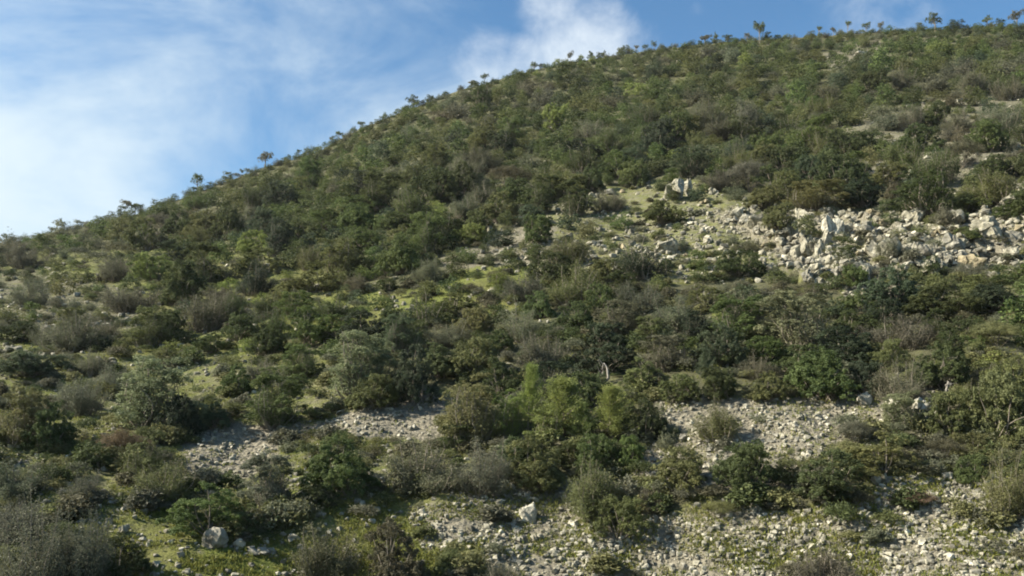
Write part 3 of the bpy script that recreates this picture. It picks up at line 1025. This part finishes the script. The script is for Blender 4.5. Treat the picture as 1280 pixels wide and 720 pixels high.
# ------------------------------------------------------------------ which bushes are objects: the 300 that show largest
items.sort(key=lambda q: (-(q['hand']), -q['wp'] * q['hp']))
vis = [q for q in items if -q['wp'] * .3 < q['px'] < 1280 + q['wp'] * .3]
hand = [q for q in vis if q['hand']]
rest = sorted([q for q in vis if not q['hand']], key=lambda q: -q['wp'] * q['hp'])
solo = hand + rest[:300 - len(hand)]
solo_id = {id(q) for q in solo}
mass = [q for q in items if id(q) not in solo_id and (q['py'] < 420 or -20 < q['px'] < 1300)]
print("bushes", len(items), "alone", len(solo), "mass", len(mass), "rocks", len(rocks))

# ------------------------------------------------------------------ labels that single out
for q in solo:
    if q['ph']:
        anchors.append((q['ph'], q['px'], q['py'] - q['hp'] * .5))
for q in rocks:
    if q['ph']:
        anchors.append((q['ph'], q['px'], q['py'] - q['hp'] * .5))
ORD = ['nearest', 'second nearest', 'third nearest', 'fourth nearest', 'fifth nearest', 'sixth nearest', 'seventh nearest', 'eighth nearest', 'ninth nearest',
       'tenth nearest', 'eleventh nearest', 'twelfth nearest', 'thirteenth nearest', 'fourteenth nearest', 'fifteenth nearest', 'sixteenth nearest']


def direction(dx, dy):
    a = math.degrees(math.atan2(-dy, dx)) % 360
    return ['right of', 'uphill right of', 'above', 'uphill left of', 'left of', 'downhill left of', 'below', 'downhill right of'][int(((a + 22.5) % 360) // 45)]


def single_out(lst, look):
    groups = {}
    for q in lst:
        if q.get('lab'):
            continue
        x, y = q['px'], q['py'] - q['hp'] * .5
        best = min((a for a in anchors if a[0] != q['ph']), key=lambda a: (a[1] - x) ** 2 + (a[2] - y) ** 2)
        dx, dy = x - best[1], y - best[2]
        groups.setdefault((look(q), direction(dx, dy), best[0]), []).append((dx * dx + dy * dy, q))
    for (lk, dr, an), m in groups.items():
        m.sort(key=lambda t: t[0])
        for k, (_, q) in enumerate(m):
            q['lab'] = f"{lk} {ORD[k] + ' ' if len(m) > 1 else ''}{dr} {an}"


OWN = {
    'the big mound in the corner': 'big grey-brown twiggy bush filling the bottom corner below the steep slope',
    'the bush behind the grey boulder': 'mid green leafy bush right behind the rounded grey boulder',
    'the tall pale feathery bush': 'tall pale feathery bush on the lower slope beside a blackish green bush',
    'the pale half-and-half bush': 'tall pale feathery bush grown together with a blackish green one',
    'the black-green tall bush': 'blackish green leafy bush grown against a tall pale feathery one',
    'the bush beside the gravel patch': 'mid green leafy bush between the grey gravel patch and a broad twiggy bush',
    'the bush below the scree tongue': 'broad grey-green twiggy bush just below the pale tongue of scree',
    'the tall brownish bush': 'tall brownish leafy bush cut by the lower edge, beside a brown twiggy bush',
    'the slender bright conical tree': 'slender bright yellow-green conical tree, tallest of the bright green clump',
    'the yellowish feathery bush': 'large yellowish olive feathery bush beside the slender bright conical tree',
    'the upper paired scree bush': 'olive twiggy bush, upper of an overlapping pair on the open scree',
    'the lower paired scree bush': 'olive leafy bush, lower of an overlapping pair on the open scree',
    'the broad dark bush on the scree': 'broad dark green bush at the upper edge of the open scree',
    'the big terrace-end bush': 'biggest yellowish olive leafy bush beside the end of the stony terrace',
    'the tall scree-end bush': 'tall yellowish olive twiggy bush at the upper end of the scree',
    'the rusty shrub on the scree': 'low rusty brown shrub on the scree below a dark bush',
    'the bush at the scree foot': 'grey-brown twiggy bush at the foot of the scree, cut by the lower edge',
    'the big green terrace bush': 'big mid green leafy bush standing right above the stony terrace',
    'the little bluish conical tree': 'little bluish green conical tree in the dark thicket above the terrace',
    'the feathery bush below the cliff': 'large pale feathery bush at the foot of the rocky cliff',
    'the wide bush below the cliff': 'wide dark green bush at the foot of the cliff',
    'the round bush among rocks': 'round dark green bush alone among pale rocks beside the cliff',
    'the yellowish bush above the cliff': 'yellowish olive feathery bush growing right above the rocky cliff',
    'the wide low grassy-slope bush': 'wide low grey-brown twiggy bush on the open grassy slope',
    'the bush above the grass strip': 'wide olive green bush just above the bright grass strip',
}
for q in solo:
    if q['ph']:
        q['lab'] = OWN[q['ph']]


def bush_look(q):
    s = 'big ' if q['w'] > 2.7 else 'small ' if q['w'] < 1.7 else ''
    return f"{s}{FC[q['col']][1]} {LOOK[q['sp']]} {'tree' if q['sp'] == 'conifer' else 'bush'}"


single_out(solo, bush_look)
single_out(rocks, lambda q: f"{'large ' if q['wp'] > 19 else 'small ' if q['wp'] < 11 else ''}{q['col']} {RLOOK[q['kd']]} rock")

# ------------------------------------------------------------------ build the single bushes
for k, q in enumerate(solo):
    cr, st = PROTO[q['sp']][k % len(PROTO[q['sp']])]
    tree = q['sp'] == 'conifer'
    name = {'dense': 'leafy_bush', 'twig': 'twiggy_bush', 'feather': 'feathery_bush', 'heath': 'low_shrub', 'conifer': 'conical_tree'}[q['sp']]
    root = bpy.data.objects.new(name, None)
    COL.objects.link(root)
    root.location = q['P'] - np.array([0, 0, .06])
    root.rotation_euler = (float(rng.normal(0, .05)), float(rng.normal(0, .05)), float(rng.uniform(0, 6.28)))
    root.scale = (q['w'] * rng.uniform(.95, 1.1), q['w'] * rng.uniform(.9, 1.1), q['h'])
    root['label'] = q['lab']
    root['category'] = 'tree' if tree else 'bush'
    root['group'] = 'young conical trees on the slope' if tree else 'bushes scattered over the hillside'
    c = link('crown', cr, root)
    v = np.array(FC[q['col']][0]) * rng.uniform(.85, 1.15) * rng.uniform(.95, 1.05, 3)
    c.color = tuple(v) + (1,)
    link('trunk' if tree else 'stems', st, root)

# ------------------------------------------------------------------ build the single rocks
for k, q in enumerate(rocks):
    o = link('rock' if q['wp'] < 19 else 'boulder', RK[q['kd']][k % len(RK[q['kd']])])
    o.location = q['P'] - np.array([0, 0, q['h'] * (.14 if 255 < q['py'] < 390 else 0)])
    o.rotation_euler = (float(rng.normal(0, .12)), R(q['tilt']), q['rz'])
    o.scale = (q['w'] * 1.05, q['w'] * 1.05, q['h'] * 1.15)
    o.color = tuple(np.array(RC[q['col']]) * rng.uniform(.85, 1.1)) + (1,)
    o['label'], o['category'], o['group'] = q['lab'], 'rock', 'limestone rocks on the hillside'

# ------------------------------------------------------------------ dead trees
def dead_tree(px, py, hp, label, seed):
    g = np.random.default_rng(seed)
    P = ground([px], [py])[0]
    dep = to_pixel(P)[2]
    h = hp * dep / F
    root = bpy.data.objects.new('dead_tree', None)
    COL.objects.link(root)
    root.location = P
    root['label'], root['category'], root['group'] = label, 'tree', 'bare dead trees on the slope'
    v, q = tubes([(bend((0, 0, -.1), (h * .12, 0, h), g, .08, 7), .07, .02)])
    link('trunk', mesh_from('dead_trunk', v, q, None, M_DEAD, True), root)
    for i in range(7):
        z = h * g.uniform(.35, .95)
        a = g.uniform(0, 6.28)
        ln = h * g.uniform(.15, .4)
        v, q = tubes([(bend((h * .12 * z / h, 0, z), (h * .12 * z / h + ln * math.cos(a), ln * math.sin(a), z + ln * g.uniform(.2, 1.1)), g, .09, 5), .022, .006)])
        link('branch', mesh_from('dead_branch', v, q, None, M_DEAD, True), root)


dead_tree(752, 480, 26, 'bare grey dead tree in the thicket behind the conical trees', 3)
dead_tree(1184, 500, 22, 'bare pale dead tree beside the big olive terrace bush', 5)

# ------------------------------------------------------------------ stuff: the rest of the scrub, low scrub, stones, grass
def merge_leaves(name, lst, mat, label):
    """LST of (P, scale xyz, rotation, proto, colour): one mesh."""
    V, T, Cc = [], [], []
    for P, s, rz, (Lv, tt), col in lst:
        c, sn = math.cos(rz), math.sin(rz)
        v = Lv.reshape(-1, 3) * s
        x, y = v[:, 0] * c - v[:, 1] * sn, v[:, 0] * sn + v[:, 1] * c
        V.append(np.stack([x + P[0], y + P[1], v[:, 2] + P[2]], 1).astype(np.float32))
        T.append(np.repeat(tt, 4).astype(np.float32))
        Cc.append(np.broadcast_to(np.array(tuple(col) + (1,), np.float32), (len(v), 4)))
    V, T, Cc = np.concatenate(V), np.concatenate(T), np.concatenate(Cc)
    o = link(name, mesh_from(name, V, np.arange(len(V)).reshape(-1, 4), None, mat, False, {'tint': T}, {'col': Cc}))
    o['kind'], o['label'], o['category'] = 'stuff', label, 'scrub'
    return o


lst = []
for q in mass:
    pr = PROTO_LOD[q['sp']][int(rng.integers(0, 9))]
    v = np.array(FC[q['col']][0]) * rng.uniform(.85, 1.15) * rng.uniform(.95, 1.05, 3)
    lst.append((q['P'] - np.array([0, 0, .08]), np.array([q['w'] * 1.03, q['w'] * rng.uniform(.9, 1.1), q['h']]), rng.uniform(0, 6.28), pr, v))
merge_leaves('hillside_shrubbery', lst, M_LEAF_S, 'dense mixed evergreen scrub covering the upper hillside')

SM = {}
for sp in ('twig', 'heath', 'dense'):
    SM[sp] = []
    for v in range(5):
        g = np.random.default_rng(2000 + v + len(sp))
        Lv, T, _ = normalise(*GEN[sp](g, 260, 2.6))
        SM[sp].append((Lv, T))
NT = 9000
lx, ly = rng.uniform(-40, 1320, NT), rng.uniform(30, 735, NT)
m = ly > np.interp(lx, SKY[:, 0], SKY[:, 1]) + 2
lx, ly = lx[m], ly[m]
cov, sto, gra, gre = zone_values(lx, ly)
pr_ = np.where(ly < 300, .28, .45) * np.where(cov < .02, .06, 1.0)
pr_ = np.where(inside(Z_GRAV, lx, ly) | inside(Z_SCR2, lx, ly), .02, pr_)
m = rng.random(len(lx)) < pr_
LP = ground(lx[m], ly[m])
lst = []
for P in LP:
    sp = ('twig', 'heath', 'dense')[int(rng.integers(0, 3))]
    w = rng.uniform(.35, .95)
    col = np.array(FC[('drab', 'olive', 'brown', 'grey', 'dark', 'tan')[int(rng.integers(0, 6))]][0]) * rng.uniform(.85, 1.2)
    lst.append((P - np.array([0, 0, .03]), np.array([w, w, w * rng.uniform(.4, .7)]), rng.uniform(0, 6.28), SM[sp][int(rng.integers(0, 5))], col))
merge_leaves('low_ground_cover', lst, M_LEAF_S, 'low dry dwarf scrub growing between the bushes')['kind'] = 'stuff'

# stones
NS = 115000
sx, sy = rng.uniform(-30, 1310, NS), rng.uniform(35, 740, NS)
m = sy > np.interp(sx, SKY[:, 0], SKY[:, 1]) + 2
sx, sy = sx[m], sy[m]
_, sto, _, _ = zone_values(sx, sy)
clump = np.clip(.75 + 1.5 * fbm(sx / 45, sy / 25, 3, 321), .1, 1.2)
m = rng.random(len(sx)) < sto * clump
sx, sy = sx[m], sy[m]
SPT = ground(sx, sy)
V, T, Cc, off = [], [], [], 0
for P in SPT:
    v, t = LODR[int(rng.integers(0, len(LODR)))]
    d = math.hypot(P[0], P[1])
    s = (.03 + .165 * rng.random() ** 3.6) * (1 + 1.5 * ss(36, 48, d))
    rz, rx = rng.uniform(0, 6.28), rng.normal(0, .25)
    c, sn, c2, s2 = math.cos(rz), math.sin(rz), math.cos(rx), math.sin(rx)
    v = v * (s, s, s * rng.uniform(.5, .85))
    y, z = v[:, 1] * c2 - v[:, 2] * s2, v[:, 1] * s2 + v[:, 2] * c2
    V.append(np.stack([v[:, 0] * c - y * sn + P[0], v[:, 0] * sn + y * c + P[1], z + P[2]], 1))
    T.append(t + off)
    off += len(v)
    col = np.array(RC[('pale', 'white', 'grey', 'pale', 'grey', 'pale', 'ochre')[int(rng.integers(0, 5))]]) * rng.uniform(.8, 1.1)
    Cc.append(np.broadcast_to(np.array(tuple(col) + (1,)), (len(v), 4)))
print("stones", len(SPT))
o = link('scree_rubble', mesh_from('scree_rubble', np.concatenate(V), None, np.concatenate(T), M_ROCK_S, False, None, {'col': np.concatenate(Cc)}))
o['kind'], o['label'], o['category'] = 'stuff', 'loose pale limestone rubble lying on the slope', 'rubble'

# grass
NG = 85000
gx, gy = rng.uniform(-30, 1310, NG), rng.uniform(280, 740, NG)
_, sto, gra, gre = zone_values(gx, gy)
clump = np.clip(.55 + 2.2 * fbm(gx / 40, gy / 22, 3, 521), 0, 1.2)
m = (rng.random(NG) < gre * clump) & (gy > np.interp(gx, SKY[:, 0], SKY[:, 1]) + 40)
GPT = ground(gx[m], gy[m])
nb = 5
g = np.random.default_rng(5)
base = np.repeat(GPT, nb, 0) + np.concatenate([g.normal(0, .06, (len(GPT) * nb, 2)), np.zeros((len(GPT) * nb, 1))], 1)
Lv = leaves_at(g, base, np.repeat([[0, 0, 1.0]], len(base), 0), .085, .026, .55)
cc = np.array([.14, .16, .04]) * g.uniform(.7, 1.3, (len(GPT), 1)) + np.array([.06, .03, .0]) * g.uniform(0, 1, (len(GPT), 1)) ** 2
cc = np.repeat(np.concatenate([cc, np.ones((len(cc), 1))], 1), nb * 4, 0)
print("grass tufts", len(GPT))
o = link('grass', mesh_from('grass', Lv.reshape(-1, 3), quads_of(Lv), None, M_LEAF_S, False, {'tint': np.repeat(g.uniform(.3, .7, len(Lv)), 4)}, {'col': cc}))
o['kind'], o['label'], o['category'] = 'stuff', 'short yellow-green grass on the slope', 'grass'

# ------------------------------------------------------------------ sun and sky
SUN_AZ, SUN_EL = R(-98), R(36)
sl = bpy.data.lights.new("sun", 'SUN')
sl.energy = 5.0
sl.angle = R(0.6)
sl.color = (1.0, 0.92, 0.78)
so = bpy.data.objects.new("sun", sl)
COL.objects.link(so)
to_sun = Vector((math.cos(SUN_EL) * math.sin(SUN_AZ), math.cos(SUN_EL) * math.cos(SUN_AZ), math.sin(SUN_EL)))
so.rotation_euler = to_sun.to_track_quat('Z', 'Y').to_euler()

w = bpy.data.worlds.new("World")
SC.world = w
w.use_nodes = True
N, L = w.node_tree.nodes, w.node_tree.links
N.clear()
out = node(N, 'ShaderNodeOutputWorld')
bg = node(N, 'ShaderNodeBackground')
bg.inputs['Strength'].default_value = 0.076
sky = node(N, 'ShaderNodeTexSky', sky_type='NISHITA')
sky.sun_disc = False
sky.sun_elevation = SUN_EL
sky.sun_rotation = SUN_AZ
sky.air_density = 1.0
sky.dust_density = 0.6
sky.ozone_density = 2.0
tc = node(N, 'ShaderNodeTexCoord')
dirv = tc.outputs['Generated']
sep = node(N, 'ShaderNodeSeparateXYZ')
L.new(dirv, sep.inputs[0])


def pix_dir(px, py):
    a, e = ray_angles(px, py)
    return (math.cos(e) * math.sin(a), math.cos(e) * math.cos(a), math.sin(e))


def wm(op, a, b=None, clamp=False):
    return math_n(N, L, op, a, b, clamp)


def wmap(v, a, b, c=0.0, d=1.0):
    n = node(N, 'ShaderNodeMapRange', interpolation_type='SMOOTHSTEP')
    for i, x in ((1, a), (2, b), (3, c), (4, d)):
        n.inputs[i].default_value = x
    L.new(v, n.inputs[0])
    return n.outputs[0]


def wnoise(scale, detail, rough, stretch=(1, 1, 1), rot=(0, 0, 0), dist=0.0):
    mp = node(N, 'ShaderNodeMapping')
    mp.inputs['Rotation'].default_value = rot
    mp.inputs['Scale'].default_value = stretch
    L.new(dirv, mp.inputs[0])
    n = node(N, 'ShaderNodeTexNoise')
    n.inputs['Scale'].default_value = scale
    n.inputs['Detail'].default_value = detail
    n.inputs['Roughness'].default_value = rough
    n.inputs['Distortion'].default_value = dist
    L.new(mp.outputs[0], n.inputs['Vector'])
    return n.outputs['Fac']


def blob(px, py, r0, r1):
    """1 near the direction of (px, py), 0 beyond r1 (radians)."""
    n = node(N, 'ShaderNodeVectorMath', operation='DISTANCE')
    L.new(dirv, n.inputs[0])
    n.inputs[1].default_value = pix_dir(px, py)
    return wmap(n.outputs['Value'], r0, r1, 1.0, 0.0)


# thin high veil, thickest low over the falling end of the ridge
azl = wmap(sep.outputs['X'], -0.62, 0.16, 1.0, 0.0)
low = wmap(sep.outputs['Z'], 0.20, 0.50, 1.0, 0.0)
str_n = wnoise(3.2, 6, .58, (1.0, 1.0, 2.2), (0, R(-28), 0), .5)
fine_n = wnoise(9.0, 6, .62, (1.0, 1.0, 2.0), (0, R(-30), 0), .4)
veil = wm('ADD', wm('MULTIPLY', azl, 0.50), wm('MULTIPLY', low, 0.52))
veil = wm('ADD', veil, wm('MULTIPLY', wm('SUBTRACT', str_n, 0.5), 2.5))
veil = wm('ADD', veil, wm('MULTIPLY', wm('SUBTRACT', fine_n, 0.5), 0.5))
veil = wmap(veil, 0.0, 1.35, 0.0, 0.95)
veil = wm('MULTIPLY', veil, wmap(sep.outputs['X'], 0.0, 0.3, 1.0, 0.15))
puff_n = wnoise(11.0, 7, .62, (1, 1, 1.2), (0, 0, 0), .3)
pm = blob(735, 72, 0.02, 0.13)
for b in ((690, 8, .01, .085), (655, 80, .01, .07), (790, 20, .0, .05), (610, 70, .01, .07), (1100, 5, .02, .13), (870, 10, .0, .035)):
    pm = wm('MAXIMUM', pm, wm('MULTIPLY', blob(*b), .9 if b[0] < 760 else .62))
puff = wmap(wm('ADD', pm, wm('MULTIPLY', wm('SUBTRACT', puff_n, .5), 1.5)), .42, 1.5, 0.0, .9)
puff = wm('MULTIPLY', puff, wmap(pm, 0.0, 0.25))
cl = wm('MAXIMUM', veil, puff)
skyc = mixrgb(N, L, 1.0, sky.outputs[0], (0.58, 0.83, 0.93, 1), 'MULTIPLY')
col = mixrgb(N, L, veil, skyc, (4.4, 5.1, 5.5, 1))
col = mixrgb(N, L, puff, col, (5.6, 6.0, 6.2, 1))
L.new(col, bg.inputs['Color'])
L.new(bg.outputs[0], out.inputs[0])

# ------------------------------------------------------------------ the air
hm, hnt, HN, HL = new_mat("thin_haze")
ho = node(HN, 'ShaderNodeOutputMaterial')
pv = node(HN, 'ShaderNodeVolumePrincipled')
pv.inputs['Color'].default_value = (.88, .93, 1.0, 1)
pv.inputs['Density'].default_value = 0.00012
pv.inputs['Anisotropy'].default_value = 0.2
HL.new(pv.outputs[0], ho.inputs['Volume'])
zlo, zhi = float(GP[..., 2].min()) - 1.0, float(GP[..., 2].max()) + 5.0
hv = np.array([(x, y, z) for z in (zlo, zhi) for x, y in ((-1510, -1510), (1510, -1510), (1510, 1510), (-1510, 1510))], float)
hq = np.array([(3, 2, 1, 0), (4, 5, 6, 7), (0, 1, 5, 4), (1, 2, 6, 5), (2, 3, 7, 6), (3, 0, 4, 7)])
haze = link('haze', mesh_from('haze', hv, hq, None, hm))
haze['kind'] = 'stuff'
haze['label'] = 'thin pale haze over the hillside'

# ------------------------------------------------------------------ render settings
SC.render.engine = 'CYCLES'
vs = SC.view_settings
vs.view_transform = 'Standard'
vs.look = 'None'
vs.exposure = 1.3
vs.gamma = 1.0
SC.cycles.max_bounces = 6
SC.cycles.transparent_max_bounces = 4
SC.cycles.use_denoising = True
SC.cycles.filter_width = 1.9
